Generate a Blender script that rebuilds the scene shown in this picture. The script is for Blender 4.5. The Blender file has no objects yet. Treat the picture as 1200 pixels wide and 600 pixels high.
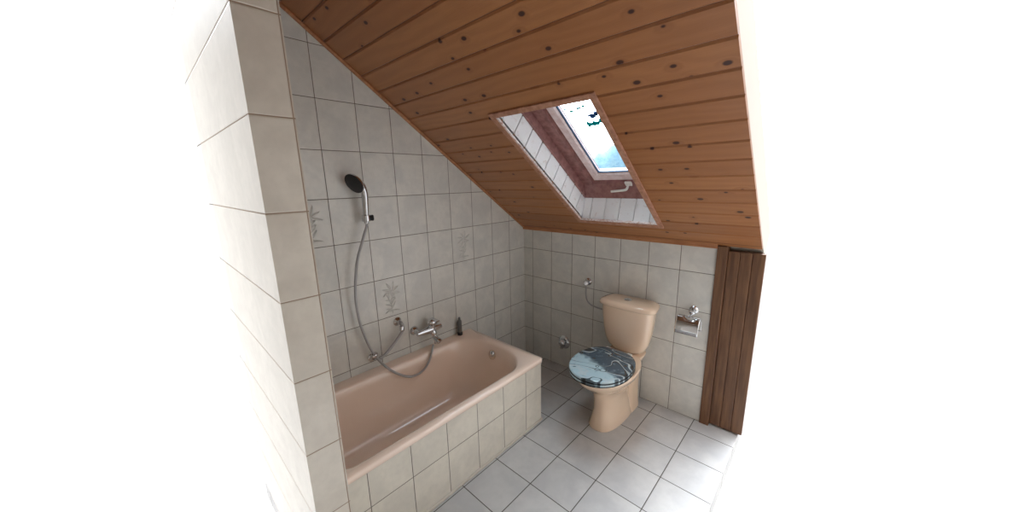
import bpy, bmesh, math, random
from mathutils import Vector, Matrix
random.seed(7)
C = bpy.context.scene.collection
PI = math.pi
ZC = 1.1807            # ceiling plane: z = ZC - SL*y
SL = 0.715
NH = Vector((0, .582, .813))
def S(x, y, d=0.0):
    """point on the slope: x, foot point y, distance d above the ceiling face"""
    return Vector((x, y, ZC - SL * y)) + NH * d

# ------------------------------------------------------------------ nodes
class NT:
    def __init__(s, name, rough=.5, metal=0.0, spec=.5):
        s.m = bpy.data.materials.new(name); s.m.use_nodes = True
        s.t = s.m.node_tree; s.n = s.t.nodes; s.l = s.t.links
        s.b = s.n['Principled BSDF']
        s.b.inputs['Roughness'].default_value = rough
        s.b.inputs['Metallic'].default_value = metal
        s.b.inputs['Specular IOR Level'].default_value = spec
    def new(s, typ, **kw):
        n = s.n.new(typ)
        for k, v in kw.items(): setattr(n, k, v)
        return n
    def set(s, sock, v):
        if hasattr(v, 'links') or isinstance(v, bpy.types.NodeSocket): s.l.new(v, sock)
        else: sock.default_value = v
    def math(s, op, a, b=0.0, c=None, clamp=False):
        n = s.new('ShaderNodeMath', operation=op); n.use_clamp = clamp
        s.set(n.inputs[0], a); s.set(n.inputs[1], b)
        if c is not None: s.set(n.inputs[2], c)
        return n.outputs[0]
    def mix(s, f, a, b, blend='MIX'):
        n = s.new('ShaderNodeMix', data_type='RGBA', blend_type=blend)
        s.set(n.inputs[0], f); s.set(n.inputs[6], a); s.set(n.inputs[7], b)
        return n.outputs[2]
    def ramp(s, v, lo, hi, a=0.0, b=1.0):
        n = s.new('ShaderNodeMapRange', interpolation_type='SMOOTHSTEP')
        s.set(n.inputs[0], v); n.inputs[1].default_value = lo; n.inputs[2].default_value = hi
        n.inputs[3].default_value = a; n.inputs[4].default_value = b
        return n.outputs[0]
    def pos(s):
        g = s.new('ShaderNodeNewGeometry'); return g.outputs['Position']
    def obj(s):
        g = s.new('ShaderNodeTexCoord'); return g.outputs['Object']
    def sep(s, v):
        n = s.new('ShaderNodeSeparateXYZ'); s.l.new(v, n.inputs[0]); return n.outputs
    def comb(s, x, y, z=0.0):
        n = s.new('ShaderNodeCombineXYZ')
        s.set(n.inputs[0], x); s.set(n.inputs[1], y); s.set(n.inputs[2], z); return n.outputs[0]
    def vmul(s, v, k):
        n = s.new('ShaderNodeVectorMath', operation='MULTIPLY'); s.l.new(v, n.inputs[0]); n.inputs[1].default_value = k; return n.outputs[0]
    def vadd(s, v, w):
        n = s.new('ShaderNodeVectorMath', operation='ADD'); s.l.new(v, n.inputs[0]); s.set(n.inputs[1], w); return n.outputs[0]
    def noise(s, v, scale, detail=3, rough=.5, dist=0.0):
        n = s.new('ShaderNodeTexNoise'); s.l.new(v, n.inputs['Vector'])
        n.inputs['Scale'].default_value = scale; n.inputs['Detail'].default_value = detail
        n.inputs['Roughness'].default_value = rough; n.inputs['Distortion'].default_value = dist
        return n.outputs['Fac']
    def vor(s, v, scale, rnd=1.0):
        n = s.new('ShaderNodeTexVoronoi'); s.l.new(v, n.inputs['Vector']); n.inputs['Scale'].default_value = scale
        n.inputs['Randomness'].default_value = rnd; return n
    def white(s, v):
        n = s.new('ShaderNodeTexWhiteNoise', noise_dimensions='3D'); s.l.new(v, n.inputs['Vector']); return n.outputs['Value']
    def bump(s, h, dist=.002, strength=1.0):
        n = s.new('ShaderNodeBump'); n.inputs['Distance'].default_value = dist; n.inputs['Strength'].default_value = strength
        s.l.new(h, n.inputs['Height']); s.l.new(n.outputs[0], s.b.inputs['Normal'])
    def col(s, c): s.set(s.b.inputs['Base Color'], c)

def rgb(r, g, b):
    f = lambda v: ((v/255.0+.055)/1.055)**2.4 if v/255.0 > .04045 else v/255.0/12.92
    return (f(r), f(g), f(b), 1.0)

def plain(name, c, rough=.5, metal=0.0, spec=.5, coat=0.0):
    m = NT(name, rough, metal, spec); m.col(c); m.b.inputs['Coat Weight'].default_value = coat
    m.b.inputs['Coat Roughness'].default_value = .05
    return m.m

def tile_mat(name, a, b, u0, w, v0, h, base, cloud, grout, g=.0016, rough=.22, cloud_amt=.8, seed=0.0, scale=7.0):
    """tiles in the plane of axes a, b: lines at u0+k*w and v0+k*h (world metres)"""
    m = NT(name, rough)
    p = m.pos(); o = m.sep(p)
    u = m.math('DIVIDE', m.math('SUBTRACT', o[a], u0), w); v = m.math('DIVIDE', m.math('SUBTRACT', o[b], v0), h)
    iu = m.math('FLOOR', u); iv = m.math('FLOOR', v)
    def edge(t, size):
        f = m.math('FRACT', t); d = m.math('MINIMUM', f, m.math('SUBTRACT', 1.0, f)); return m.math('MULTIPLY', d, size)
    d = m.math('MINIMUM', edge(u, w), edge(v, h))
    mask = m.ramp(d, g*.6, g*1.4)                       # 0 in the joint, 1 on the tile
    cell = m.comb(iu, iv, seed)
    rnd = m.white(cell)
    off = m.vadd(p, m.vmul(m.comb(rnd, m.math('MULTIPLY', rnd, 3.7), rnd), (9, 9, 9)))
    n1 = m.noise(off, scale, 4, .55, .6)
    c = m.mix(m.math('MULTIPLY', m.ramp(n1, .32, .68), cloud_amt), base, cloud)
    n2 = m.noise(off, scale*5, 3, .6)
    c = m.mix(m.ramp(n2, .35, .75, 0, .22), c, tuple(x*.72 for x in base[:3]) + (1,))
    c = m.mix(m.ramp(rnd, 0, 1, 0, .10), c, tuple(x*.8 for x in cloud[:3]) + (1,))
    c = m.mix(mask, grout, c)
    m.col(c)
    m.set(m.b.inputs['Roughness'], m.ramp(mask, 0, 1, .8, rough))
    hgt = m.math('ADD', m.ramp(d, g*.5, g*3.0), m.math('MULTIPLY', n1, .08))
    m.bump(hgt, .0012, .8)
    return m.m

GR = rgb(96, 86, 76)
WB, WCl = rgb(222, 220, 213), rgb(205, 205, 201)
M = {}
M['tile_left']  = tile_mat('glazed_wall_tile_a', 1, 2, -.1895, .1994, 0, .25, WB, WCl, GR, seed=1)
M['tile_back']  = tile_mat('glazed_wall_tile_b', 0, 2, .0986, .2012, 0, .25, WB, WCl, GR, seed=2)
M['tile_part']  = tile_mat('glazed_wall_tile_c', 1, 2, -1.955, .1994, 0.0, .25, rgb(222, 215, 202), rgb(208, 200, 187), rgb(150, 128, 108), seed=3)
M['fill_cut'] = plain('fill_cut_grey', rgb(150, 142, 134), .8)  # dark tone for the added unseen walls, set to cut fill light
M['tile_apron'] = tile_mat('glazed_wall_tile_d', 1, 2, -.826, .2, 0, .25, rgb(224, 217, 203), rgb(210, 204, 192), GR, seed=4)
M['tile_end']   = tile_mat('glazed_wall_tile_e', 0, 2, .712, .2, 0, .25, WB, WCl, GR, seed=5)
M['floor']      = tile_mat('grey_floor_tile', 0, 1, .48, .249, -.118, .2475, rgb(196, 194, 192), rgb(176, 175, 176), rgb(74, 66, 60), g=.0022, rough=.38, seed=6, scale=5)
M['plaster']    = plain('plaster', rgb(205, 200, 190), .8)
M['chrome']     = plain('chrome', (.64, .65, .67, 1), .07, 1.0)
M['hose']       = None
M['black']      = plain('black_rubber', rgb(28, 29, 31), .5)
M['grey']       = plain('grey_enamel', rgb(105, 105, 104), .35, .5)
M['white_metal']= plain('white_painted_metal', rgb(226, 222, 214), .35)
M['silicone']   = plain('silicone', rgb(200, 192, 180), .5)
M['gasket']     = plain('blue_black_gasket', rgb(30, 74, 112), .3)
def film(name, c, c2, k):
    m = bpy.data.materials.new(name); m.use_nodes = True; t = m.node_tree; t.nodes.clear()
    o = t.nodes.new('ShaderNodeOutputMaterial'); a = t.nodes.new('ShaderNodeMixShader'); a.inputs[0].default_value = k
    b = t.nodes.new('ShaderNodeBsdfTransparent'); b.inputs[0].default_value = c; d = t.nodes.new('ShaderNodeBsdfDiffuse'); d.inputs[0].default_value = c2
    t.links.new(b.outputs[0], a.inputs[1]); t.links.new(d.outputs[0], a.inputs[2]); t.links.new(a.outputs[0], o.inputs[0]); return m
M['teal'] = film('teal_film', (.004, .12, .12, 1), rgb(20, 190, 190), .25)
M['slate_film'] = film('dark_film', (.06, .10, .17, 1), rgb(52, 70, 92), .4)

# chrome hose with fine spiral ridges
h = NT('ribbed_chrome_hose', .28, 1.0); h.col((.42, .42, .43, 1))
tc = h.new('ShaderNodeUVMap'); uu = h.sep(tc.outputs[0])
w = h.math('SINE', h.math('MULTIPLY', uu[1], 1.0)); h.bump(w, .0006, .5); M['hose'] = h.m

# sanitary ceramic / enamel in a pale peach-beige
def ceramic(name, c, c2, rough=.12):
    m = NT(name, rough); n = m.noise(m.pos(), 3, 2)
    m.col(m.mix(m.ramp(n, .4, .6), c, c2)); m.b.inputs['Coat Weight'].default_value = .8; m.b.inputs['Coat Roughness'].default_value = .05
    return m.m
M['bowl'] = ceramic('beige_ceramic', rgb(229, 202, 176), rgb(227, 199, 172))
M['tub']  = ceramic('peach_enamel', rgb(243, 221, 204), rgb(241, 218, 200), .12)

# stained pine boards (run along world X, joint lines at y = J0 - J*k)
J0, J = -.115, .0875
def pine(name, c1, c2, knot, groove, rough=.42):
    m = NT(name, rough); p = m.pos(); o = m.sep(p)
    t = m.math('DIVIDE', m.math('SUBTRACT', J0, o[1]), J)
    i = m.math('FLOOR', t); f = m.math('FRACT', t)
    r = m.white(m.comb(i, 3.0, 1.0)); r2 = m.white(m.comb(i, 9.0, 4.0))
    q = m.comb(m.math('ADD', o[0], m.math('MULTIPLY', r, 37.0)), m.math('ADD', o[1], m.math('MULTIPLY', r2, 11.0)), 0.0)
    # knots
    kv = m.vmul(q, (7.0, 13.0, 1)); wob = m.noise(m.vmul(q, (9, 9, 9)), 1.0, 2)
    v = m.vor(kv, 1.0, 1.0); v.voronoi_dimensions = '2D'; d = v.outputs['Distance']
    cr = m.sep(v.outputs['Color'])[0]
    on = m.math('GREATER_THAN', cr, .56)
    size = m.math('MULTIPLY', m.sep(v.outputs['Color'])[1], .06)
    kn = m.math('MULTIPLY', on, m.math('SUBTRACT', 1.0, m.math('MULTIPLY', m.math('SUBTRACT', d, m.math('ADD', size, .02)), 24.0, clamp=True), clamp=True))
    halo = m.math('MULTIPLY', on, m.ramp(d, .10, .30, .55, 0))
    # grain bent round the knots
    g = m.math('ADD', m.math('MULTIPLY', o[1], 170.0), m.math('MULTIPLY', m.noise(m.vmul(q, (1.6, 9, 1)), 1.0, 3, .5), 22.0))
    g = m.math('ADD', g, m.math('MULTIPLY', halo, 9.0))
    gr = m.math('MULTIPLY', m.math('ADD', m.math('SINE', g), 1.0), .5)
    fine = m.noise(m.vmul(q, (14, 420, 1)), 1.0, 3, .6)
    c = m.mix(m.math('ADD', m.math('MULTIPLY', gr, .22), m.math('MULTIPLY', fine, .45), clamp=True), c1, c2)
    c = m.mix(m.math('MULTIPLY', r, .5), c, c2)
    c = m.mix(m.math('MULTIPLY', halo, .55), c, c2)
    c = m.mix(kn, c, knot)
    e = m.math('MINIMUM', f, m.math('SUBTRACT', 1.0, f))
    c = m.mix(m.ramp(e, .012, .04), groove, c)
    m.col(c); m.bump(m.math('ADD', gr, fine), .0006, .35)
    m.b.inputs['Coat Weight'].default_value = .12; m.b.inputs['Coat Roughness'].default_value = .3
    return m.m
M['pine'] = pine('stained_pine_board', rgb(178, 122, 77), rgb(138, 85, 51), rgb(58, 28, 20), rgb(84, 44, 26))
def wood(name, c1, c2, sc, rough=.45, rot=None):
    m = NT(name, rough); n = m.noise(m.vmul(m.pos(), sc), 1.0, 4, .6)
    m.col(m.mix(m.ramp(n, .3, .7), c1, c2)); m.bump(n, .0006, .4); return m.m
M['trim']  = wood('stained_trim', rgb(186, 130, 90), rgb(160, 104, 68), (9, 60, 60))
M['hole_trim'] = wood('faded_trim', rgb(190, 142, 116), rgb(160, 110, 86), (40, 40, 40))
M['brown'] = wood('red_brown_lacquer', rgb(158, 112, 106), rgb(132, 90, 86), (30, 30, 30), .25)
M['sash']  = wood('pink_glare_sash', rgb(246, 228, 226), rgb(228, 202, 198), (30, 30, 30), .4)  # colour lifted to near white, standing in for glare beside the pane
M['dark_wood'] = wood('dark_wood', rgb(120, 84, 56), rgb(88, 58, 38), (60, 60, 4), .5)
wm = NT('whitewashed_board', .6); n1 = wm.noise(wm.pos(), 26, 5, .7, .6); n2 = wm.noise(wm.pos(), 90, 3, .6)
cc = wm.mix(wm.ramp(n1, .56, .78), rgb(243, 243, 244), rgb(208, 190, 184)); cc = wm.mix(wm.ramp(n2, .66, .80, 0, .7), cc, rgb(180, 148, 134)); wm.col(cc); wm.bump(n1, .001, .4)
M['wash'] = wm.m
sm = NT('worn_white_edge', .6); sn = sm.noise(sm.pos(), 60, 4, .7); sm.col(sm.mix(sm.ramp(sn, .45, .62), rgb(236, 228, 226), rgb(200, 164, 150))); M['worn'] = sm.m

gm = bpy.data.materials.new('window_glass'); gm.use_nodes = True; t = gm.node_tree; t.nodes.clear()
out = t.nodes.new('ShaderNodeOutputMaterial'); mx = t.nodes.new('ShaderNodeMixShader'); tr = t.nodes.new('ShaderNodeBsdfTransparent'); gl = t.nodes.new('ShaderNodeBsdfGlossy'); fr = t.nodes.new('ShaderNodeFresnel')
tr.inputs[0].default_value = (.93, .97, .98, 1); gl.inputs['Roughness'].default_value = .02; fr.inputs[0].default_value = 1.45
ge = t.nodes.new('ShaderNodeNewGeometry'); mm = t.nodes.new('ShaderNodeMath'); mm.operation = 'MULTIPLY'; m1 = t.nodes.new('ShaderNodeMath'); m1.operation = 'SUBTRACT'; m1.inputs[0].default_value = 1.0
t.links.new(ge.outputs['Backfacing'], m1.inputs[1]); t.links.new(m1.outputs[0], mm.inputs[0]); t.links.new(fr.outputs[0], mm.inputs[1]); t.links.new(mm.outputs[0], mx.inputs[0]); t.links.new(tr.outputs[0], mx.inputs[1]); t.links.new(gl.outputs[0], mx.inputs[2]); t.links.new(mx.outputs[0], out.inputs[0])
M['glass'] = gm

# ------------------------------------------------------------------ mesh helpers
def obj(name, bm, mat, parent=None, smooth=False, bevel=0.0, segs=2, sub=0, auto=None):
    me = bpy.data.meshes.new(name)
    bmesh.ops.recalc_face_normals(bm, faces=bm.faces[:])
    root = Vector((0, 0, 0)); q = parent
    while q is not None:
        root += q.location; q = q.parent
    bmesh.ops.translate(bm, verts=bm.verts[:], vec=-root)
    bm.to_mesh(me); bm.free()
    me.materials.append(mat)
    if smooth:
        for p in me.polygons: p.use_smooth = True
    o = bpy.data.objects.new(name, me); C.objects.link(o)
    if parent is not None: o.parent = parent
    if bevel:
        b = o.modifiers.new('bevel', 'BEVEL'); b.width = bevel; b.segments = segs; b.limit_method = 'ANGLE'; b.angle_limit = math.radians(35)
    if sub:
        s = o.modifiers.new('sub', 'SUBSURF'); s.levels = sub; s.render_levels = sub
    if auto is not None:
        e = o.modifiers.new('split', 'EDGE_SPLIT'); e.split_angle = math.radians(auto)
    return o
def thing(name, label, cat, loc, group=None):
    o = bpy.data.objects.new(name, None); C.objects.link(o); o.location = loc
    o['label'] = label; o['category'] = cat; o.empty_display_size = .05
    if group: o['group'] = group
    return o
def structure(o, label=None):
    o['kind'] = 'structure'
    if label: o['label'] = label
    return o
def BM(): return bmesh.new()
def hexa(bm, pts):
    """8 points: bottom loop then top loop"""
    v = [bm.verts.new(p) for p in pts]
    for f in ((0,1,2,3),(4,5,6,7),(0,1,5,4),(1,2,6,5),(2,3,7,6),(3,0,4,7)): bm.faces.new([v[i] for i in f])
    return v
def box(bm, x0, x1, y0, y1, z0, z1):
    return hexa(bm, [(x0,y0,z0),(x1,y0,z0),(x1,y1,z0),(x0,y1,z0),(x0,y0,z1),(x1,y0,z1),(x1,y1,z1),(x0,y1,z1)])
def sbox(bm, x0, x1, y0, y1, d0, d1, yb0=None, yb1=None):
    """box in slope coordinates; yb0/yb1 are the y values at depth d1"""
    yb0 = y0 if yb0 is None else yb0; yb1 = y1 if yb1 is None else yb1
    return hexa(bm, [S(x0,y0,d0),S(x1,y0,d0),S(x1,y1,d0),S(x0,y1,d0),S(x0,yb0,d1),S(x1,yb0,d1),S(x1,yb1,d1),S(x0,yb1,d1)])
def loft(bm, rings, cap0=True, cap1=True):
    vs = [[bm.verts.new(p) for p in r] for r in rings]
    n = len(vs[0])
    for a, b in zip(vs, vs[1:]):
        for i in range(n): bm.faces.new((a[i], a[(i+1)%n], b[(i+1)%n], b[i]))
    if cap0: bm.faces.new(vs[0][::-1])
    if cap1: bm.faces.new(vs[-1])
    return vs
def frame(d):
    d = Vector(d).normalized(); a = Vector((0,0,1)) if abs(d.z) < .9 else Vector((1,0,0))
    x = d.cross(a).normalized(); return x, d.cross(x).normalized(), d
def lathe(bm, p, d, prof, n=32, caps=True):
    """prof: (distance along d, radius)"""
    x, y, z = frame(d); p = Vector(p)
    loft(bm, [[p + z*t + (x*math.cos(2*PI*i/n) + y*math.sin(2*PI*i/n))*max(r, 1e-4) for i in range(n)] for t, r in prof], caps, caps)
def spline(pts, n=8):
    pts = [Vector(p) for p in pts]; P = [pts[0]*2-pts[1]] + pts + [pts[-1]*2-pts[-2]]; out = []
    for i in range(1, len(P)-2):
        for k in range(n):
            t = k/n; a, b, c, d = P[i-1], P[i], P[i+1], P[i+2]
            out.append(.5*((2*b)+(c-a)*t+(2*a-5*b+4*c-d)*t*t+(3*b-a-3*c+d)*t**3))
    out.append(pts[-1]); return out
def tube(bm, path, r, n=12, ridge=0.0, pitch=.004):
    path = [Vector(p) for p in path]; rings = []; x = None
    uvl = bm.loops.layers.uv.verify(); L = [0.0]
    for a, b in zip(path, path[1:]): L.append(L[-1] + (b-a).length)
    for i, p in enumerate(path):
        d = (path[min(i+1, len(path)-1)] - path[max(i-1, 0)]).normalized()
        if x is None: x = frame(d)[0]
        x = (x - d*x.dot(d)).normalized(); y = d.cross(x)
        rr = r[i] if isinstance(r, list) else r
        rings.append([bm.verts.new(p + (x*math.cos(2*PI*k/n) + y*math.sin(2*PI*k/n))*rr) for k in range(n)])
    for i in range(len(rings)-1):
        for k in range(n):
            f = bm.faces.new((rings[i][k], rings[i][(k+1)%n], rings[i+1][(k+1)%n], rings[i+1][k]))
            for l, q in zip(f.loops, (L[i], L[i], L[i+1], L[i+1])): l[uvl].uv = (k/n, q/pitch*2*PI)
    bm.faces.new(rings[0][::-1]); bm.faces.new(rings[-1])
def superring(cx, y0, y1, hw, z, n=48, e=2.4, eb=None, front=None):
    """outline in plan: front at y0 (towards the room), back at y1; eb = exponent of the back half"""
    cy = (y0+y1)/2; hl = (y1-y0)/2; out = []
    for i in range(n):
        a = 2*PI*i/n; c, s = math.cos(a), math.sin(a); ee = e if (s < 0 or eb is None) else eb
        out.append(Vector((cx + hw*math.copysign(abs(c)**(2/ee), c), cy + hl*math.copysign(abs(s)**(2/ee), s), z)))
    return out

# ------------------------------------------------------------------ the room
XR, YP, YE = 1.72, -1.95, -2.055
XE, YR = 2.62, -2.78                  # added right and rear walls, unseen beside and behind the camera
#       # open side of the section, partition face, end of the section
bm = BM(); box(bm, -.12, XR, YE, .12, -.10, 0); box(bm, XR, XE, YE, -.75, -.10, 0); box(bm, .5, XE, YR, YE, -.10, 0); structure(obj('floor', bm, M['floor']), 'floor of square grey ceramic tiles with dark joints')
# left wall: gable shape under the slope
bm = BM(); a = [(0, .12, 0), (0, YE, 0), (0, YE, ZC-SL*YE), (0, .12, ZC-SL*.12)]
hexa(bm, [(-.12, y, z) for _, y, z in a] + [(0, y, z) for _, y, z in a])
wl = structure(obj('wall_left', bm, M['tile_left']), 'left gable wall of pale grey tiles beside the bathtub')
# knee wall
bm = BM(); hexa(bm, [(0,0,0),(1.506,0,0),(1.506,.12,0),(0,.12,0),(0,0,ZC),(1.506,0,ZC),(1.506,.12,ZC-SL*.12),(0,.12,ZC-SL*.12)])
wb = structure(obj('wall_back', bm, M['tile_back']), 'low tiled knee wall behind the toilet')
# partition stub wall at the head of the tub
bm = BM()
prof = [(YP, 0), (YE, 0), (YE, ZC-SL*YE), (YP, ZC-SL*YP)]
hexa(bm, [(0, y, z) for y, z in prof] + [(.87, y, z) for y, z in prof])
structure(obj('wall_front', bm, M['tile_part']), 'cream tiled partition wall at the head of the bathtub')

# unseen walls beside and behind the camera, added to block light
bm = BM(); hexa(bm, [(XE,-.5,0),(XE,YR,0),(XE,YR,ZC-SL*YR),(XE,-.5,ZC+SL*.5),(XE+.1,-.5,0),(XE+.1,YR,0),(XE+.1,YR,ZC-SL*YR),(XE+.1,-.5,ZC+SL*.5)])
structure(obj('wall_right_added', bm, M['fill_cut']), 'unseen wall added to the right of the camera to block light')
bm = BM(); box(bm, 0, XE+.1, YR-.1, YR, 0, ZC-SL*YR)
structure(obj('wall_rear_added', bm, M['fill_cut']), 'unseen wall added behind the camera to block light')

# ceiling of profiled boards, each strip chamfered; the opening is left out
HX0, HX1, HY0, HY1 = .68, 1.212, -.99, -.17
bm = BM()
def board_strip(x0, x1, ya, yb, ca, cb):
    """one board from ya (lower) to yb (upper); ca/cb: chamfer that side"""
    g, dp = .0035, .006
    pts = []
    if ca: pts += [(ya, dp), (ya - g*.6, dp), (ya - g*1.8, 0)]
    else: pts += [(ya, 0)]
    if cb: pts += [(yb + g*1.4, 0), (yb, dp)]
    else: pts += [(yb, 0)]
    lo = [bm.verts.new(S(x0, y, d)) for y, d in pts]; hi = [bm.verts.new(S(x1, y, d)) for y, d in pts]
    for i in range(len(pts)-1): bm.faces.new((lo[i], hi[i], hi[i+1], lo[i+1]))
    t0 = [bm.verts.new(S(x0, y, .02)) for y in (ya, yb)]; t1 = [bm.verts.new(S(x1, y, .02)) for y in (ya, yb)]
    bm.faces.new((t0[0], t0[1], t1[1], t1[0]))
    bm.faces.new([lo[0]] + [t0[0], t1[0]] + [hi[0]]); bm.faces.new([lo[-1], hi[-1], t1[1], t0[1]])
    bm.faces.new(lo + [t0[1], t0[0]]); bm.faces.new(hi + [t1[1], t1[0]])
ys = [0.0] + [J0 - J*k for k in range(0, 40)]
ys = [y for y in ys if y > YR+.01] + [YR]
for ya, yb in zip(ys, ys[1:]):
    cuts = [ya] + [c for c in (HY1, HY0) if yb + .004 < c < ya - .004] + [yb]
    for a, b in zip(cuts, cuts[1:]):
        mid = (a+b)/2; ca, cb = a == ya and a != 0.0, b == yb
        if HY0 < mid < HY1:
            board_strip(0, HX0, a, b, ca, cb); board_strip(HX1, XR, a, b, ca, cb)
        else: board_strip(0, XE if a < -1.25 else XR, a, b, ca, cb)  # boards past the open side run on over the camera, added to block light
ceil = structure(obj('ceiling', bm, M['pine']), 'sloping ceiling of stained knotty pine boards')
bm = BM()   # roof build-up above the boards
for x0, x1, y0, y1 in ((-.12, HX0-.012, YR, .12), (HX1+.012, XR, YR, .12)):
    sbox(bm, x0, x1, y0, y1, .02, .2)
sbox(bm, HX0-.012, HX1+.012, HY1+.012, .12, .02, .2, HY1-.05, .12)
sbox(bm, HX0-.012, HX1+.012, YR, HY0-.012, .02, .2)
sbox(bm, XR, XE, YR, -1.29, .02, .2)
obj('roof_deck', bm, M['plaster'], ceil)
# cover strip along the gable and along the foot of the slope
bm = BM(); sbox(bm, 0, .022, YE, 0, -.012, 0)
structure(obj('trim_1', bm, M['trim'], bevel=.004), 'narrow wooden strip between left wall tiles and ceiling boards')
bm = BM(); hexa(bm, [(0,-.016,ZC-.018),(1.506,-.016,ZC-.018),(1.506,0,ZC-.018),(0,0,ZC-.018),(0,-.016,ZC+.0115),(1.506,-.016,ZC+.0115),(1.506,0,ZC),(0,0,ZC)])
structure(obj('trim_2', bm, M['trim'], bevel=.003), 'wooden strip where the ceiling boards meet the knee wall')
# wooden door post and leaf ending the knee wall
bm = BM(); box(bm, 1.506, 1.56, -.012, .10, 0, ZC-.001)
d1 = structure(obj('door_1', bm, M['dark_wood'], bevel=.003), 'dark wooden post of the hatch at the right end of the knee wall')
bm = BM()
for k in range(3):
    box(bm, 1.562 + k*.0595, 1.562 + k*.0595 + .0575, .012, .04, .01, ZC-.03)
box(bm, 1.562, XR, .03, .10, 0, ZC-.03)
obj('panel', bm, M['dark_wood'], d1, bevel=.002)

# relief tiles on the left wall: raised flower with leaves
def relief(y0, z0, seed):
    rnd = random.Random(seed); bm = BM(); w, h = .1994, .25
    def leaf(cy, cz, ang, ln, wd, up=.0045):
        n = 7; left, right, mid = [], [], []
        for i in range(n):
            t = i/(n-1); ww = wd*math.sin(PI*min(max(t, .02), .98))**.8; bend = .25*ln*t*t
            u = Vector((0, math.cos(ang), math.sin(ang))); s_ = Vector((0, -u.z, u.y))
            c = Vector((0, cy, cz)) + u*ln*t + s_*bend
            left.append(bm.verts.new(c + s_*ww + Vector((.0006, 0, 0)))); right.append(bm.verts.new(c - s_*ww + Vector((.0006, 0, 0))))
            mid.append(bm.verts.new(c + Vector((.0006 + up, 0, 0))))
        for i in range(n-1):
            bm.faces.new((left[i], left[i+1], mid[i+1], mid[i])); bm.faces.new((mid[i], mid[i+1], right[i+1], right[i]))
    cy, cz = y0 + w/2, z0 + h*.66
    for k in range(8): leaf(cy, cz, 2*PI*k/8 + .2, .052 + .012*rnd.random(), .009)
    for k in range(6): leaf(cy + (-1)**k*.01, z0 + .035 + .014*k, PI/2 + (-1)**k*(.9), .055, .007)
    leaf(cy, z0 + .02, PI/2, .13, .003); leaf(cy-.05, z0+.03, .3, .07, .006); leaf(cy+.05, z0+.03, PI-.3, .07, .006)
    o = obj('flower_relief', bm, M['relief'], wl); o['label'] = 'wall tile with a raised flower and leaves'
rm = NT('relief_glaze', .25); rm.col(rgb(208, 207, 202)); M['relief'] = rm.m
relief(-.1895-.1994*6, .75, 1)        # low one above the mixer
relief(-.1895-.1994*3, 1.0, 2)        # near the slope
relief(-.1895-.1994*7-.1994, 1.25, 3) # at the edge of the picture

# ------------------------------------------------------------------ roof window
win = bpy.data.objects.new('window_1', None); C.objects.link(win); structure(win, 'roof window in a whitewashed boarded opening in the pine slope')
bm = BM(); T = .030
sbox(bm, HX0-T, HX0, HY0-T*.8, HY1+T*.8, -.010, 0)
sbox(bm, HX1, HX1+T, HY0-T*.8, HY1+T*.8, -.010, 0)
sbox(bm, HX0, HX1, HY0-T*.8, HY0, -.010, 0); sbox(bm, HX0, HX1, HY1, HY1+T*.8, -.010, 0)
obj('opening_trim', bm, M['hole_trim'], win, bevel=.002)
bm = BM()   # white worn inner lip
sbox(bm, HX0-.001, HX0+.010, HY0, HY1, -.006, .004); sbox(bm, HX0, HX1, HY1-.012, HY1+.001, -.006, .004)
obj('inner_lip', bm, M['worn'], win, bevel=.002)
D1, D2 = .145, .20
def yb(d): return HY1 + (-.044)*(d/D1)          # the bottom reveal stands nearly upright
bm = BM()
n = 10; st = (HY1-HY0)/9.37; y = HY1
while y > HY0 + .01:                             # side linings, boards across the depth
    y2 = max(y - st, HY0); g = .0022
    for x0, x1 in ((HX0-.012, HX0), (HX1, HX1+.012)):
        hexa(bm, [S(x0,y-g,0),S(x1,y-g,0),S(x1,y2+g,0),S(x0,y2+g,0),S(x0,y-g,D1),S(x1,y-g,D1),S(x1,y2+g,D1),S(x0,y2+g,D1)])
    y = y2
obj('side_lining', bm, M['wash'], win, bevel=.002)
bm = BM(); x = HX0
xs = [HX0, .745, .848, .951, 1.054, 1.157, HX1]
for a, b in zip(xs, xs[1:]):
    sbox(bm, a+.0018, b-.0018, HY1, HY1+.012, 0, D1, yb(D1), yb(D1)+.012)
obj('bottom_lining', bm, M['wash'], win, bevel=.002)
bm = BM(); sbox(bm, HX0, HX1, HY0-.012, HY0, 0, D1)
obj('top_lining', bm, M['wash'], win)
bm = BM()   # dark backing seen in the joints
sbox(bm, HX0-.02, HX0-.010, HY0, HY1+.01, .004, D1); sbox(bm, HX1+.010, HX1+.02, HY0, HY1+.01, .004, D1); sbox(bm, HX0, HX1, HY1+.010, HY1+.02, .004, D1, yb(D1)+.010, yb(D1)+.02)
obj('lining_backing', bm, M['dark_wood'], win)
for k in range(1, 9):
    bm = BM(); yy = HY1 - st*k; lathe(bm, S(HX0-.001, yy, D1-.004), (1,0,0), [(0,.0032),(.003,.0030),(.004,.001)], 10)
    obj('nail', bm, M['dark_wood'], win)
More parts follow.
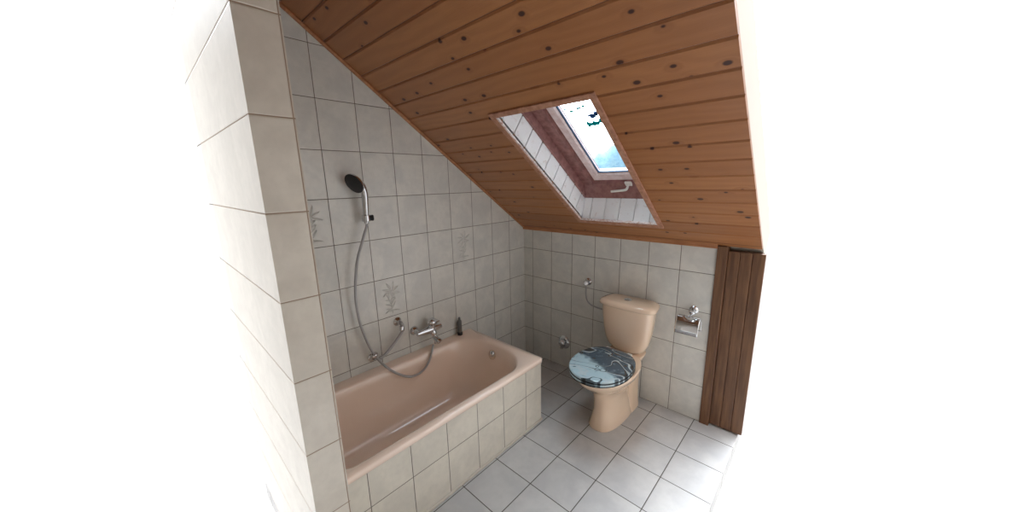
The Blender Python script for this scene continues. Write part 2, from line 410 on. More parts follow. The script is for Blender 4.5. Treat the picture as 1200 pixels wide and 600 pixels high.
# red-brown fixed frame
SX0, SX1, SY0, SY1 = .766, 1.126, -.93, -.288
bm = BM()
sbox(bm, HX0-.002, HX0+.012, HY0, yb(D1), D1, D2); sbox(bm, HX1-.012, HX1+.002, HY0, yb(D1), D1, D2)
sbox(bm, HX0, SX0-.004, HY0, -.20, D2, .265); sbox(bm, SX1+.004, HX1, HY0, -.20, D2, .265)
hexa(bm, [S(HX0,yb(D1),D1),S(HX1,yb(D1),D1),S(HX1,yb(D1)+.05,D1),S(HX0,yb(D1)+.05,D1),S(HX0,-.284,D2+.002),S(HX1,-.284,D2+.002),S(HX1,-.20,D2+.002),S(HX0,-.20,D2+.002)])
sbox(bm, HX0, HX1, -.284, -.20, D2+.002, .265)
sbox(bm, HX0, HX1, HY0-.01, SY0, D1, .265)
obj('fixed_frame', bm, M['brown'], win, bevel=.002)
bm = BM(); sbox(bm, HX0-.03, HX1+.03, HY0-.03, -.18, .245, .262)
bmesh.ops.delete(bm, geom=bm.verts[:], context='VERTS')
for a in ((HX0-.09, SX0-.01, HY0-.06, -.14), (SX1+.01, HX1+.09, HY0-.06, -.14), (SX0-.01, SX1+.01, -.27, -.14), (SX0-.01, SX1+.01, HY0-.06, SY0+.01)): sbox(bm, *a, .266, .30)
obj('outer_flashing', bm, M['grey'], win)
# sash, gasket, glass
GX0, GX1, GY0, GY1 = .826, 1.066, -.875, -.348
bm = BM()
o_ = [(SX0,SY0),(SX1,SY0),(SX1,SY1),(SX0,SY1)]; i_ = [(GX0,GY0),(GX1,GY0),(GX1,GY1),(GX0,GY1)]; b_ = [(SX0+.008,SY0+.008),(SX1-.008,SY0+.008),(SX1-.008,SY1-.008),(SX0+.008,SY1-.008)]
q_ = [(GX0-.008,GY0-.008),(GX1+.008,GY0-.008),(GX1+.008,GY1+.008),(GX0-.008,GY1+.008)]
loft(bm, [[S(x,y,.262) for x,y in o_],[S(x,y,.226) for x,y in o_],[S(x,y,.218) for x,y in b_],[S(x,y,.218) for x,y in q_],[S(x,y,.228) for x,y in i_],[S(x,y,.262) for x,y in i_]], False, False)
obj('sash', bm, M['sash'], win)
bm = BM(); g = .010
i2 = [(GX0+g,GY0+g),(GX1-g,GY0+g),(GX1-g,GY1-g),(GX0+g,GY1-g)]
loft(bm, [[S(x,y,.229) for x,y in i_],[S(x,y,.227) for x,y in i2],[S(x,y,.234) for x,y in i2]], False, False)
loft(bm, [[S(x+(.009 if x<.9 else -.009),y+(.007 if y<-.6 else -.007),.2335) for x,y in i2],[S(x+(.013 if x<.9 else -.013),y+(.010 if y<-.6 else -.010),.2335) for x,y in i2]], False, False)
obj('gasket', bm, M['gasket'], win)
bm = BM(); sbox(bm, GX0-.002, GX1+.002, GY0-.002, GY1+.002, .2350, .2400)
pane = obj('pane', bm, M['glass'], win)
# handle
bm = BM(); hx, hy = 1.015, -.262
sbox(bm, hx-.022, hx+.022, -.300, -.270, .190, .204)
hb = obj('window_handle', bm, M['white_metal'], win, bevel=.004); hb['label'] = 'white metal window handle'
bm = BM()
tube(bm, spline([S(hx,-.285,.192), S(hx,-.283,.165), S(hx-.012,-.277,.157), S(hx-.06,-.268,.158), S(hx-.115,-.262,.158)], 6), .0075, 12)
obj('lever', bm, M['white_metal'], hb, smooth=True)

# film stickers on the pane (seen against the sky)
def blob(name, label, mat, cx, cy, rx, ry, seed, spikes=9, rough=.35):
    """flat sticker on the inside of the pane; cx, cy are slope coordinates"""
    r = random.Random(seed); bm = BM(); n = 40
    ph = [r.random()*6.28 for _ in range(4)]
    def rad(a): return 1 + rough*(.5*math.sin(3*a+ph[0]) + .35*math.sin(5*a+ph[1]) + .3*math.sin(spikes*a+ph[2]))
    ring = [(cx + rx*rad(2*PI*i/n)*math.cos(2*PI*i/n), cy + ry*rad(2*PI*i/n)*math.sin(2*PI*i/n)) for i in range(n)]
    loft(bm, [[S(x,y,.2347) for x,y in ring],[S(x,y,.2338) for x,y in ring]])
    return bm
root = None
def sticker(label, parts, group=None):
    t = thing('window_sticker', label, 'sticker', S(parts[0][1], parts[0][2], .2347))
    for mat, cx, cy, rx, ry, sd, rg, nm in parts:
        obj(nm, blob('', '', mat, cx, cy, rx, ry, sd, rough=rg), M[mat], t)
# ------------------------------------------------------------------ hill
def hill():
    bm = BM(); nx, ny = 70, 26; r = random.Random(3)
    cx, cy = 1.97 + 80*math.sin(math.radians(-27)), -2.29 + 80*math.cos(math.radians(-27))
    ax = Vector((math.cos(math.radians(27)), math.sin(math.radians(27)), 0)); fw = Vector((-ax.y, ax.x, 0))
    ph = [r.random()*6.28 for _ in range(8)]
    def top(u):
        h = 4.2 + 5.6*math.exp(-((u-4.0)/8.0)**2) - .9*max(0, (u-9)/5)
        return h + .25*math.sin(u*2.1+ph[0]) + .18*math.sin(u*4.7+ph[1]) + .12*math.sin(u*9.3+ph[2])
    g = []
    for i in range(nx+1):
        u = -16 + 31*i/nx; row = []
        for j in range(ny+1):
            v = j/ny; z = -12 + (top(u)+12)*math.sin(v*PI/2)
            p = Vector((cx, cy, 0)) + ax*u + fw*(-14 + 14*v); p.z = z + .25*math.sin(u*3+ph[3]+v*9)*math.sin(v*17+u+ph[4])*(1-v*.3)
            row.append(bm.verts.new(p))
        # back side
        for j in range(1, 5):
            v = j/4; p = Vector((cx, cy, 0)) + ax*u + fw*(14*v); p.z = -12 + (top(u)+12)*math.cos(v*PI/2); row.append(bm.verts.new(p))
        g.append(row)
    for i in range(nx):
        for j in range(len(g[0])-1): bm.faces.new((g[i][j], g[i+1][j], g[i+1][j+1], g[i][j+1]))
    bm.faces.new([row[0] for row in g] + [row[-1] for row in g[::-1]]); bm.faces.new(g[0]); bm.faces.new(g[-1])
    m = NT('hazy_wooded_hill', .9); n1 = m.noise(m.pos(), .9, 5, .7)
    m.col(m.mix(m.ramp(n1, .35, .65), HAZY_HILL1, HAZY_HILL2)); m.b.inputs['Specular IOR Level'].default_value = 0
    o = obj('hill', bm, m.m, smooth=True); structure(o, 'wooded hill with haze put into its pale blue colour, seen through the roof window')
HAZY_HILL1, HAZY_HILL2 = rgb(98, 124, 142), rgb(118, 142, 152)  # distance haze painted into the hill as a pale blue tint
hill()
sticker('small dark and teal wavy sticker high on the roof window pane', [
    ('slate_film', .868, -.847, .0055, .010, 1, .25, 'dot'), ('slate_film', .852, -.862, .003, .003, 2, .2, 'dot'),
    ('teal', .862, -.795, .010, .006, 3, .3, 'wave'), ('teal', .895, -.778, .016, .007, 4, .4, 'wave'), ('teal', .940, -.788, .020, .006, 5, .4, 'wave'), ('teal', .975, -.795, .012, .006, 7, .4, 'wave')])
sticker('larger sticker lower on the pane with a dark oval above a teal splash', [
    ('slate_film', .995, -.735, .024, .013, 11, .3, 'oval'), ('slate_film', 1.02, -.745, .010, .014, 12, .3, 'oval'),
    ('teal', .955, -.690, .020, .014, 13, .4, 'splash'), ('teal', .990, -.690, .024, .013, 14, .4, 'splash'), ('teal', 1.030, -.700, .022, .014, 15, .4, 'splash')])

# ------------------------------------------------------------------ bathtub
TX, TZ, TY0, TY1 = .722, .455, YP+.004, -.662
tub = thing('bathtub', 'peach enamel built-in bathtub with tiled front along the left wall', 'bathtub', (.36, -1.3, 0))
def tring(x0, x1, y0, y1, r, z, m=14, rl=None):
    """rounded rectangle: r = corner radii for the +y corners (x-radius, y-radius), rl for the -y corners"""
    out = []; rl = rl or r
    def arc(cx, cy, rx, ry, a0):
        for i in range(m+1):
            a = a0 + PI/2*i/m; out.append(Vector((cx + rx*math.cos(a), cy + ry*math.sin(a), z)))
    arc(x1-r[0], y1-r[1], r[0], r[1], 0); arc(x0+r[0], y1-r[1], r[0], r[1], PI/2)
    arc(x0+rl[0], y0+rl[1], rl[0], rl[1], PI); arc(x1-rl[0], y0+rl[1], rl[0], rl[1], 3*PI/2)
    return out
IX0, IX1, IY0, IY1 = .085, .676, YP+.05, -.728
bm = BM()
o1 = (.018, .018)
rings = [tring(0.002, TX-.004, TY0, TY1-.004, o1, TZ-.032, rl=(.004,.004)), tring(0.002, TX-.001, TY0, TY1-.001, o1, TZ-.028, rl=(.004,.004)), tring(0.002, TX, TY0, TY1, o1, TZ-.006, rl=(.004,.004)), tring(0.002, TX-.005, TY0+.001, TY1-.005, o1, TZ, rl=(.004,.004)),
         tring(IX0-.012, IX1+.010, IY0-.012, IY1+.012, (.27,.21), TZ+.001, rl=(.06,.06)),
         tring(IX0-.003, IX1+.002, IY0-.004, IY1+.003, (.27,.20), TZ-.004, rl=(.06,.06)),
         tring(IX0+.004, IX1-.005, IY0+.002, IY1-.006, (.265,.20), TZ-.016, rl=(.06,.06)),
         tring(IX0+.016, IX1-.018, IY0+.006, IY1-.035, (.25,.20), TZ-.10, rl=(.06,.06)),
         tring(IX0+.030, IX1-.032, IY0+.012, IY1-.07, (.24,.20), TZ-.22, rl=(.06,.06)),
         tring(IX0+.046, IX1-.048, IY0+.02, IY1-.11, (.22,.19), TZ-.32, rl=(.07,.07)),
         tring(IX0+.070, IX1-.072, IY0+.04, IY1-.15, (.20,.17), TZ-.365, rl=(.07,.07)),
         tring(IX0+.110, IX1-.112, IY0+.08, IY1-.20, (.16,.14), TZ-.385, rl=(.07,.07)),
         tring(IX0+.20, IX1-.20, IY0+.2, IY1-.32, (.08,.08), TZ-.392, rl=(.05,.05))]
loft(bm, rings, False, True)
shell = obj('tub_shell', bm, M['tub'], tub, smooth=True, auto=50)
# tiled apron: front and end
bm = BM(); box(bm, .690, .712, YP+.004, -.672, .016, TZ-.0325)
ap = obj('front_panel', bm, M['tile_apron'], tub, bevel=.001); ap['label'] = 'pale grey tiled front panel'
bm = BM(); box(bm, .004, .689, -.694, -.672, .016, TZ-.0325)
ap = obj('end_panel', bm, M['tile_end'], tub, bevel=.001); ap['label'] = 'pale grey tiled end panel'
bm = BM(); box(bm, .690, .720, YP+.004, -.664, .0005, .0155); box(bm, .004, .690, -.694, -.664, .0005, .0155)
o = obj('base_strip', bm, M['silicone'], tub, bevel=.003)
# overflow rosette
bm = BM(); pc = Vector((.345, -.757, .385)); nd = Vector((-.05, -1, .28)).normalized()
lathe(bm, pc, nd, [(0,.034),(.004,.034),(.008,.030),(.010,.024)], 32)
ov = obj('overflow_rosette', bm, M['bowl'], tub, smooth=True, auto=40)
bm = BM(); lathe(bm, pc + Vector((.012,0,.012)), nd, [(.006,.020),(.016,.021),(.024,.018),(.028,.010),(.029,.002)], 24)
o = obj('knob', bm, M['chrome'], ov, smooth=True, auto=50); o['label'] = 'chrome overflow knob'

# ------------------------------------------------------------------ shower set
sh = thing('hand_shower', 'chrome hand shower with black face hung in a wall bracket above the tub', 'shower head', (.0, -1.40, 1.38))
hold = Vector((.062, -1.420, 1.388))
fc = Vector((.082, -1.474, 1.577)); fdir = Vector((.24, -.72, -.43)).normalized()
bm = BM(); lathe(bm, fc - fdir*.012, fdir, [(-.022,.012),(-.018,.030),(-.006,.048),(.004,.056),(.012,.057)], 36)
obj('head_body', bm, M['grey_chrome'] if 'grey_chrome' in M else M['chrome'], sh, smooth=True, auto=50)
bm = BM(); lathe(bm, fc, fdir, [(0.0,.0560),(.003,.0555),(.005,.052),(.0055,.001)], 36)
o = obj('spray_face', bm, M['black'], sh, smooth=True, auto=40); o['label'] = 'black spray face'
bm = BM(); pth = spline([hold + Vector((0,0,-.03)), hold, hold + Vector((.003,.002,.06)), hold + Vector((.006,.003,.13)), Vector((.070,-1.427,1.560)), Vector((.072,-1.444,1.583))], 8)
nn = len(pth); tube(bm, pth, [.0125 + .0095*(i/(nn-1))**.9 for i in range(nn)], 18)
obj('handle', bm, M['chrome'], sh, smooth=True)
wb_ = thing('shower_bracket', 'chrome wall bracket gripping the hand shower handle', 'bracket', (0, -1.39, 1.385))
bm = BM(); wp = Vector((0, -1.392, 1.385))
lathe(bm, wp, (1,-.1,0), [(0,.026),(.004,.026),(.010,.020),(.014,.014),(.040,.012)], 28)
obj('wall_rosette', bm, M['chrome'], wb_, smooth=True, auto=40)
bm = BM(); lathe(bm, hold + Vector((0,0,-.018)), (0,0,1), [(0,.0125),(0,.020),(.002,.0225),(.034,.0225),(.036,.020),(.036,.0135)], 28)
obj('cradle', bm, M['chrome'], wb_, smooth=True, auto=40)
bm = BM(); lathe(bm, hold + Vector((.004,.018,0)), (.35,1,0), [(0,.015),(.018,.017),(.022,.013)], 20)
o = obj('clamp_knob', bm, M['black'], wb_, smooth=True, auto=40); o['label'] = 'black clamp knob'

hose = BM()
def LW(x, y, z): return (x, y, z)
hp = [(.062,-1.421,1.355),(.062, -1.425, 1.335), (0.063, -1.46, 1.252), (0.062, -1.501, 1.137), (0.055, -1.525, 0.967), (0.05, -1.519, 0.81), (0.048, -1.492, 0.678), (0.05, -1.462, 0.584), (0.075, -1.433, 0.519), (0.105, -1.418, 0.492), (0.125, -1.388, 0.455), (0.135, -1.341, 0.412), (0.14, -1.287, 0.377), (0.14, -1.226, 0.367), (0.13, -1.167, 0.38), (0.115, -1.117, 0.415), (0.095, -1.08, 0.459), (0.082, -1.058, 0.492)]
tube(hose, spline(hp, 12), .0072, 12)
o = obj('shower_hose', hose, M['hose'], smooth=True); o['label'] = 'grey metal shower hose looping from the hand shower down to the mixer'; o['category'] = 'hose'

gd = thing('hose_guide', 'chrome wall elbow with slanting arm whose ring steadies the shower hose', 'pipe', (0, -1.262, .70))
bm = BM(); lathe(bm, (0,-1.262,.705), (1,0,0), [(0,.028),(.004,.028),(.012,.020),(.018,.014),(.045,.013)], 28)
obj('wall_rosette', bm, M['chrome'], gd, smooth=True, auto=40)
bm = BM(); tube(bm, spline([(.035,-1.268,.712),(.052,-1.262,.706),(.054,-1.255,.685),(.052,-1.262,.650),(.052,-1.322,.592),(.050,-1.386,.541),(.048,-1.425,.529)], 8), .0095, 14)
obj('arm', bm, M['hose'], gd, smooth=True)
bm = BM(); lathe(bm, (.052,-1.262,.672), (.02,.02,1), [(-.016,.012),(-.014,.014),(.012,.014),(.016,.012)], 20)
obj('nut', bm, M['chrome'], gd, smooth=True, auto=40)
bm = BM(); rc = Vector((.045,-1.4525,.561)); ax = Vector((.05,.33,-.92)).normalized(); X_, Y_, Z_ = frame(ax); rings = []
for i in range(28):
    a = 2*PI*i/28; c = rc + (X_*math.cos(a)+Y_*math.sin(a))*.0155; rr = []
    for k in range(10):
        b = 2*PI*k/10; rr.append(c + (X_*math.cos(a)+Y_*math.sin(a))*.0065*math.cos(b) + Z_*.012*math.sin(b))
    rings.append(rr)
vs = [[bm.verts.new(p) for p in r] for r in rings]
for i in range(28):
    for k in range(10): bm.faces.new((vs[i][k], vs[(i+1)%28][k], vs[(i+1)%28][(k+1)%10], vs[i][(k+1)%10]))
obj('ring', bm, M['chrome'], gd, smooth=True)
bm = BM(); lathe(bm, (0,-1.452,.530), (1,0,.1), [(0,.024),(.004,.024),(.010,.016),(.030,.012)], 24)
obj('foot_rosette', bm, M['chrome'], gd, smooth=True, auto=40)

# mixer
mx_ = thing('bath_mixer', 'chrome single-lever bath mixer on the tiled wall above the tub rim', 'faucet', (0, -1.07, .60))
for yy in (-1.150, -.995):
    bm = BM(); lathe(bm, (0,yy,.603), (1,0,0), [(0,.031),(.004,.031),(.016,.024),(.024,.016),(.060,.015)], 28)
    obj('wall_rosette', bm, M['chrome'], mx_, smooth=True, auto=40)
bm = BM(); lathe(bm, (.066,-1.168,.600), (0,1,0), [(0,.008),(.003,.016),(.03,.0185),(.06,.022),(.10,.026),(.14,.024),(.176,.0185),(.190,.016),(.193,.008)], 28)
obj('body', bm, M['chrome'], mx_, smooth=True, auto=50)
bm = BM(); lathe(bm, (.066,-1.050,.600), (.06,.04,1), [(0,.022),(.028,.022),(.036,.030),(.050,.033),(.064,.030),(.074,.020),(.078,.004)], 32)
obj('cartridge_cap', bm, M['chrome'], mx_, smooth=True, auto=50)
bm = BM()
a = Vector((.070,-1.045,.672)); b = Vector((.128,-1.040,.668)); d = (b-a).normalized(); s_ = Vector((-d.y, d.x, 0)).normalized(); u_ = d.cross(s_)
def rr_(c, w, t): return [c + s_*x*w + u_*z*t for x, z in ((-1,-.6),(-.6,-1),(.6,-1),(1,-.6),(1,.6),(.6,1),(-.6,1),(-1,.6))]
loft(bm, [rr_(a,.016,.009), rr_(a.lerp(b,.5),.012,.007), rr_(b,.014,.007)])
obj('lever', bm, M['chrome'], mx_, smooth=True, auto=40)
bm = BM(); lathe(bm, (.076,-1.050,.592), (.10,.12,-1), [(-.004,.010),(0,.018),(.012,.022),(.028,.023),(.036,.018),(.040,.015),(.070,.014),(.074,.012),(.098,.0105)], 28)
obj('hose_outlet', bm, M['chrome'], mx_, smooth=True, auto=40)
bm = BM(); lathe(bm, (.080,-1.044,.545), (.75,.25,-.62), [(-.01,.016),(.030,.019),(.034,.0215),(.052,.0215),(.054,.018),(.050,.012)], 28)
obj('spout', bm, M['chrome'], mx_, smooth=True, auto=40)

# bottle on the rim
bt = thing('small_bottle', 'slim grey metallic cylinder with a black base standing on the tub rim', 'bottle', (.036, -.790, TZ))
bm = BM(); lathe(bm, (.036,-.790,TZ), (0,0,1), [(0,.017),(.002,.019),(.020,.019),(.024,.017)], 28)
o = obj('base', bm, M['black'], bt, smooth=True, auto=40); o['label'] = 'black base'
bm = BM(); lathe(bm, (.036,-.790,TZ), (0,0,1), [(.0245,.0165),(.10,.0165),(.112,.0150),(.118,.010)], 28)
obj('body', bm, M['grey'], bt, smooth=True, auto=40)
bm = BM(); lathe(bm, (.036,-.790,TZ), (0,0,1), [(.1185,.009),(.134,.008),(.140,.005)], 20)
obj('tip', bm, M['grey'], bt, smooth=True, auto=40)

# ------------------------------------------------------------------ toilet
CX = 1.035
wc = thing('toilet', 'beige close-coupled toilet with a patterned lid against the knee wall', 'toilet', (CX, -.30, 0))
secs = [(0,-.522,-.115,.090,2.7),(.010,-.524,-.112,.092,2.7),(.05,-.508,-.120,.082,2.5),(.12,-.494,-.130,.073,2.4),(.20,-.500,-.135,.078,2.3),(.25,-.520,-.13,.094,2.2),(.30,-.572,-.125,.130,2.15),(.345,-.632,-.12,.166,2.1),(.385,-.664,-.12,.185,2.1),(.402,-.670,-.12,.190,2.1),(.410,-.664,-.124,.186,2.1)]
def foot(y0, y1, hw, z, e):
    r = superring(CX, y0, y1, hw, z, 56, e); k = max(0, 1-z/.22)
    for p in r:
        t = (p.y-y0)/(y1-y0); p.x = CX + (p.x-CX)*(1 + k*(.02 + .22*t))
    return r
bm = BM(); loft(bm, [foot(y0, y1, hw, z, e) for z, y0, y1, hw, e in secs])
obj('bowl', bm, M['bowl'], wc, smooth=True, auto=60)
bm = BM()   # rear block carrying the cistern, flaring at the foot
secs = [(0,-.26,-.045,.098,3.5),(.012,-.26,-.045,.098,3.5),(.06,-.23,-.04,.086,3.5),(.14,-.21,-.03,.078,3.5),(.24,-.21,-.025,.080,3.5),(.32,-.22,-.02,.088,3.5),(.36,-.24,-.018,.105,3.5),(.398,-.24,-.016,.118,3.5),(.404,-.238,-.018,.114,3.5)]
loft(bm, [superring(CX+.006, y0, y1, hw, z, 56, e) for z, y0, y1, hw, e in secs])
obj('pan_back', bm, M['bowl'], wc, smooth=True, auto=60)
CC = 1.040
secs = [(.404,-.150,-.025,.075,3.2),(.410,-.158,-.02,.095,3.4),(.425,-.168,-.016,.118,3.8),(.450,-.176,-.014,.138,4.2),(.49,-.182,-.013,.153,4.8),(.56,-.187,-.012,.166,5.2),(.64,-.190,-.012,.175,5.4),(.724,-.193,-.012,.180,5.4)]
def cring(y0, y1, hw, z, e):
    r = superring(CC, y0, y1, hw, z, 72, e)
    for p in r:
        t = (p.y-y0)/(y1-y0); p.x = CC + (p.x-CC)*(1-.13*t*t); u = (p.x-CC)/hw
        if t < .5: p.y -= .012*(1-u*u)*(1-t*2)
    return r
bm = BM(); loft(bm, [cring(y0, y1, hw, z, e) for z, y0, y1, hw, e in secs])
obj('cistern', bm, M['bowl'], wc, smooth=True, auto=60)
bm = BM(); loft(bm, [cring(-.190,-.014,.176,.7245,5.4), cring(-.203,-.012,.192,.728,5.2), cring(-.208,-.011,.198,.735,5.0), cring(-.207,-.011,.197,.752,5.0), cring(-.199,-.013,.189,.762,5.0), cring(-.175,-.02,.165,.766,4.6)])
lid_ = obj('cistern_lid', bm, M['bowl'], wc, smooth=True, auto=60)
bm = BM(); lathe(bm, (CC-.015,-.108,.7655), (0,0,1), [(0,.026),(.003,.026),(.005,.023)], 32)
fb = obj('flush_button', bm, M['chrome'], lid_, smooth=True, auto=40)
bm = BM()
for s in (-1, 1):
    pts = [Vector((CC-.015 + s*(.0015 + .018*math.sin(PI*i/14)), -.108 + .018*math.cos(PI*i/14), .7705)) for i in range(15)]
    loft(bm, [pts, [p + Vector((0,0,.0025)) for p in pts]])
obj('button_half', bm, M['chrome'], fb, bevel=.0006)

# patterned seat and lid: water drops over slate blue
def drops(name):
    m = NT(name, .12); p = m.pos(); o = m.sep(p)
    # side-to-side blend: pale towards the front left, slate at the back right
    wob = m.noise(p, 5.5, 3, .6, .5)
    g = m.math('ADD', m.math('ADD', m.math('MULTIPLY', m.math('SUBTRACT', o[0], 1.03), 1.2), m.math('MULTIPLY', m.math('ADD', o[1], .47), 2.6)), m.math('MULTIPLY', m.math('SUBTRACT', wob, .5), .55))
    c = m.mix(m.ramp(g, -.17, -.08), rgb(172, 198, 208), rgb(70, 86, 98))
    n2 = m.noise(p, 26, 3, .6); c = m.mix(m.ramp(n2, .55, .72, 0, .5), c, rgb(126, 150, 164))
    # drops
    q = m.vadd(m.vmul(p, (1, 1, .0)), m.vmul(m.comb(wob, wob, 0.0), (.02, .02, 0)))
    v = m.vor(q, 17, 1.0); d = v.outputs['Distance']; k = m.sep(v.outputs['Color'])
    on = m.math('GREATER_THAN', k[0], .50); rad = m.math('ADD', m.math('MULTIPLY', k[1], .18), .12)
    e = m.math('ABSOLUTE', m.math('SUBTRACT', d, rad))
    ringm = m.math('MULTIPLY', on, m.ramp(e, .02, .06, 1, 0))
    inner = m.math('MULTIPLY', on, m.ramp(d, .06, .12, 1, 0))
    c = m.mix(m.math('MULTIPLY', ringm, .8), c, rgb(26, 36, 42)); c = m.mix(m.math('MULTIPLY', inner, .6), c, rgb(196, 210, 214))
    # large dark runs
    w = m.noise(m.vmul(p, (3.6, 7.0, 0)), 1.15, 1, .4, 1.1); e2 = m.math('ABSOLUTE', m.math('SUBTRACT', w, .5))
    run = m.ramp(e2, .010, .018, 1, 0); c = m.mix(m.math('MULTIPLY', run, .85), c, rgb(24, 32, 38))
    hi = m.ramp(m.math('ABSOLUTE', m.math('SUBTRACT', w, .545)), .012, .022, 1, 0); c = m.mix(m.math('MULTIPLY', hi, .8), c, rgb(186, 200, 205))
    m.col(c); m.b.inputs['Coat Weight'].default_value = .4; m.b.inputs['Coat Roughness'].default_value = .04
    return m.m
M['lid'] = drops('water_drop_print')
M['lid_edge'] = plain('dark_printed_edge', rgb(36, 40, 42), .25)
SC, SY, SB, SW = 1.030, -.690, -.235, .184
def sr(sc, z, dy=0): 
    cy = (SY+SB)/2; return [Vector((SC+(p.x-SC)*sc, cy+(p.y-cy)*sc, z)) for p in superring(SC, SY, SB, SW, z, 64, 2.15, 2.5)]
def slab(z0, z1):
    a = BM(); loft(a, [sr(.965,z0), sr(.99,z0+.002), sr(1.0,z0+.007), sr(1.0,z1-.006), sr(.99,z1-.0015), sr(.965,z1), sr(.5,z1+.001)]); return a
seat = obj('seat', slab(.4105,.4265), M['lid'], wc, smooth=True, auto=60); seat['label'] = 'printed seat ring with a dark edge'
lid = obj('lid', slab(.4305,.4475), M['lid'], wc, smooth=True, auto=60); lid['label'] = 'closed lid printed with grey blue water drops'
def band(z0, z1, par):
    a = BM(); loft(a, [sr(.975,z0), sr(1.001,z0+.0008), sr(1.001,z1-.0008), sr(.975,z1)]); obj('dark_edge', a, M['lid_edge'], par, smooth=True, auto=60)
band(.4260,.4312, lid); band(.4075,.4122, seat)
for s in (-1, 1):
    bm = BM(); lathe(bm, (SC+s*.075-.014,-.222,.428), (1,0,0), [(0,.008),(.001,.011),(.027,.011),(.028,.008)], 20)
    lathe(bm, (SC+s*.075,-.222,.400), (0,0,1), [(0,.010),(.02,.009)], 16)
    o = obj('hinge', bm, M['white_metal'], wc, smooth=True, auto=40); o['label'] = 'white hinge'

# supply valve with pipe to the cistern
va = thing('supply_valve', 'chrome stop valve on the wall left of the cistern with a thin bent pipe', 'valve', (.656, 0, .805))
bm = BM(); lathe(bm, (.656,0,.803), (0,-1,0), [(0,.028),(.004,.028),(.012,.020),(.016,.013),(.050,.013),(.052,.010)], 28)
obj('rosette', bm, M['chrome'], va, smooth=True, auto=40)
bm = BM(); x_, y_, z_ = frame((.5,-1,.15)); rg = []
for t_, r_ in ((0,.010),(.002,.018),(.020,.019),(.026,.015),(.027,.004)):
    rg.append([Vector((.662,-.046,.806)) + z_*t_ + (x_*math.cos(2*PI*i/36)+y_*math.sin(2*PI*i/36))*(r_*(1+.07*math.cos(6*2*PI*i/36))) for i in range(36)])
loft(bm, rg); obj('knob', bm, M['chrome'], va, smooth=True, auto=50)
bm = BM(); tube(bm, spline([(.656,-.038,.795),(.656,-.038,.750),(.658,-.040,.705),(.672,-.043,.665),(.705,-.050,.642),(.76,-.065,.637),(.82,-.085,.642),(.864,-.10,.648)], 8), .0055, 12)
obj('pipe', bm, M['hose'], va, smooth=True)
# low wall valve
vb = thing('washer_valve', 'round chrome tap low on the wall between bathtub and toilet', 'valve', (.440, 0, .228))
bm = BM(); lathe(bm, (.440,0,.228), (0,-1,0), [(0,.056),(.003,.056),(.012,.048),(.018,.034),(.020,.022),(.034,.020)], 36)
obj('rosette', bm, M['chrome'], vb, smooth=True, auto=40)
bm = BM(); lathe(bm, (.440,-.030,.228), (.0,-.3,-1), [(-.02,.016),(.028,.016),(.032,.013),(.046,.013)], 20)
obj('outlet', bm, M['chrome'], vb, smooth=True, auto=40)
bm = BM(); x_, y_, z_ = frame((.35,-1,.25)); rg = []
for t_, r_ in ((0,.014),(.004,.026),(.024,.028),(.032,.022),(.034,.004)):
    rg.append([Vector((.444,-.036,.240)) + z_*t_ + (x_*math.cos(2*PI*i/40)+y_*math.sin(2*PI*i/40))*(r_*(1+.11*math.cos(5*2*PI*i/40))) for i in range(40)])
loft(bm, rg); obj('knob', bm, M['chrome'], vb, smooth=True, auto=50)

# paper holder
ph_ = thing('toilet_paper_holder', 'chrome toilet paper holder with a hinged cover on the wall right of the toilet', 'paper holder', (1.40, 0, .745))
bm = BM(); lathe(bm, (1.412,0,.757), (0,-1,0), [(0,.026),(.004,.026),(.010,.020),(.014,.014),(.034,.013),(.040,.018),(.050,.018),(.054,.012)], 28)
obj('rosette', bm, M['chrome'], ph_, smooth=True, auto=40)
bm = BM(); tube(bm, spline([(1.412,-.040,.745),(1.405,-.046,.728),(1.385,-.050,.722),(1.365,-.050,.724)], 6), .005, 10)
tube(bm, [(1.338,-.050,.722),(1.466,-.050,.722)], .0045, 10)
obj('arm', bm, M['chrome'], ph_, smooth=True)
bm = BM(); rows = []   # curved cover, hanging from the hinge rod
for i in range(13):
    t_ = i/12; a = t_*1.15; y_ = -.054 - .040*math.sin(a*1.6)**1.2; z_ = .722 - .105*t_ + .004*math.sin(PI*t_)
    rows.append((y_, z_))
def cut(x, t_):  # notch for the mount at the top
    return 0
xs_ = [1.330 + .136*i/16 for i in range(17)]
top_, bot_ = [], []
for j, (y_, z_) in enumerate(rows):
    top_.append([bm.verts.new((x, y_, z_ - (.020*max(0, 1-((x-1.405)/.030)**2) if j < 1 else (.010*max(0, 1-((x-1.405)/.030)**2) if j < 2 else 0)))) for x in xs_])
for j in range(12):
    for i in range(16): bm.faces.new((top_[j][i], top_[j][i+1], top_[j+1][i+1], top_[j+1][i]))
cv = obj('cover', bm, M['chrome'], ph_, smooth=True)
so = cv.modifiers.new('solid', 'SOLIDIFY'); so.thickness = .0018; so.offset = 0
bm = BM(); tube(bm, spline([(1.466,-.050,.722),(1.470,-.050,.70),(1.470,-.048,.655),(1.462,-.047,.645),(1.340,-.047,.645)], 6), .0035, 8)
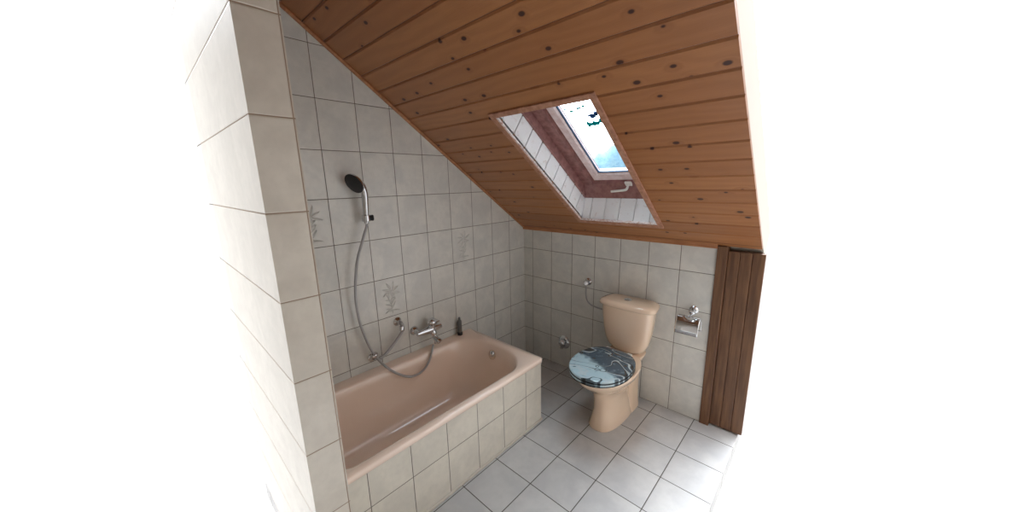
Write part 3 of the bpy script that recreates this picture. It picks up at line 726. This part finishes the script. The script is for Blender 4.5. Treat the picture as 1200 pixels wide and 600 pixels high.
obj('roll_bar', bm, M['chrome'], ph_, smooth=True)

# ------------------------------------------------------------------ light and camera
wd = bpy.data.worlds.new('World'); bpy.context.scene.world = wd; wd.use_nodes = True
t = wd.node_tree; bg = t.nodes['Background']
tc = t.nodes.new('ShaderNodeTexCoord'); sp = t.nodes.new('ShaderNodeVectorMath'); sp.operation = 'DOT_PRODUCT'; sp.inputs[1].default_value = Vector((-.42, .46, .78)).normalized(); mr = t.nodes.new('ShaderNodeMapRange')
mr.interpolation_type = 'SMOOTHSTEP'
mr.inputs[1].default_value = .55; mr.inputs[2].default_value = .92; mr.inputs[3].default_value = 0.0; mr.inputs[4].default_value = 1.0
mxn = t.nodes.new('ShaderNodeMix'); mxn.data_type = 'RGBA'
mxn.inputs[6].default_value = (1.08, 1.08, 1.08, 1); mxn.inputs[7].default_value = (20.5, 22.0, 23.6, 1)
t.links.new(tc.outputs['Generated'], sp.inputs[0]); t.links.new(sp.outputs['Value'], mr.inputs[0]); t.links.new(mr.outputs[0], mxn.inputs[0]); t.links.new(mxn.outputs[2], bg.inputs[0])
bg.inputs[1].default_value = 1.0

cam = bpy.data.cameras.new('camera'); co = bpy.data.objects.new('camera', cam); C.objects.link(co)
r_ = Vector((0.7359286531696765, 0.6767710935908983, -0.019745995129278986)); u_ = Vector((-0.12831624407047418, 0.16804968558542338, 0.9773915513663328)); f_ = Vector((-0.6647886573577443, 0.7167567160860231, -0.21051330360351966))
co.matrix_world = Matrix(((r_.x, u_.x, -f_.x, 1.9719), (r_.y, u_.y, -f_.y, -2.2867), (r_.z, u_.z, -f_.z, 1.5714), (0, 0, 0, 1)))
cam.sensor_fit = 'HORIZONTAL'; cam.sensor_width = 36; cam.lens = 404.6251 * 36 / 1200; cam.clip_start = .02; cam.clip_end = 500
sc = bpy.context.scene; sc.camera = co
sc.view_settings.view_transform = 'Standard'; sc.view_settings.look = 'None'; sc.view_settings.exposure = 0.32; sc.view_settings.gamma = 1.0; sc.view_settings.use_curve_mapping = False
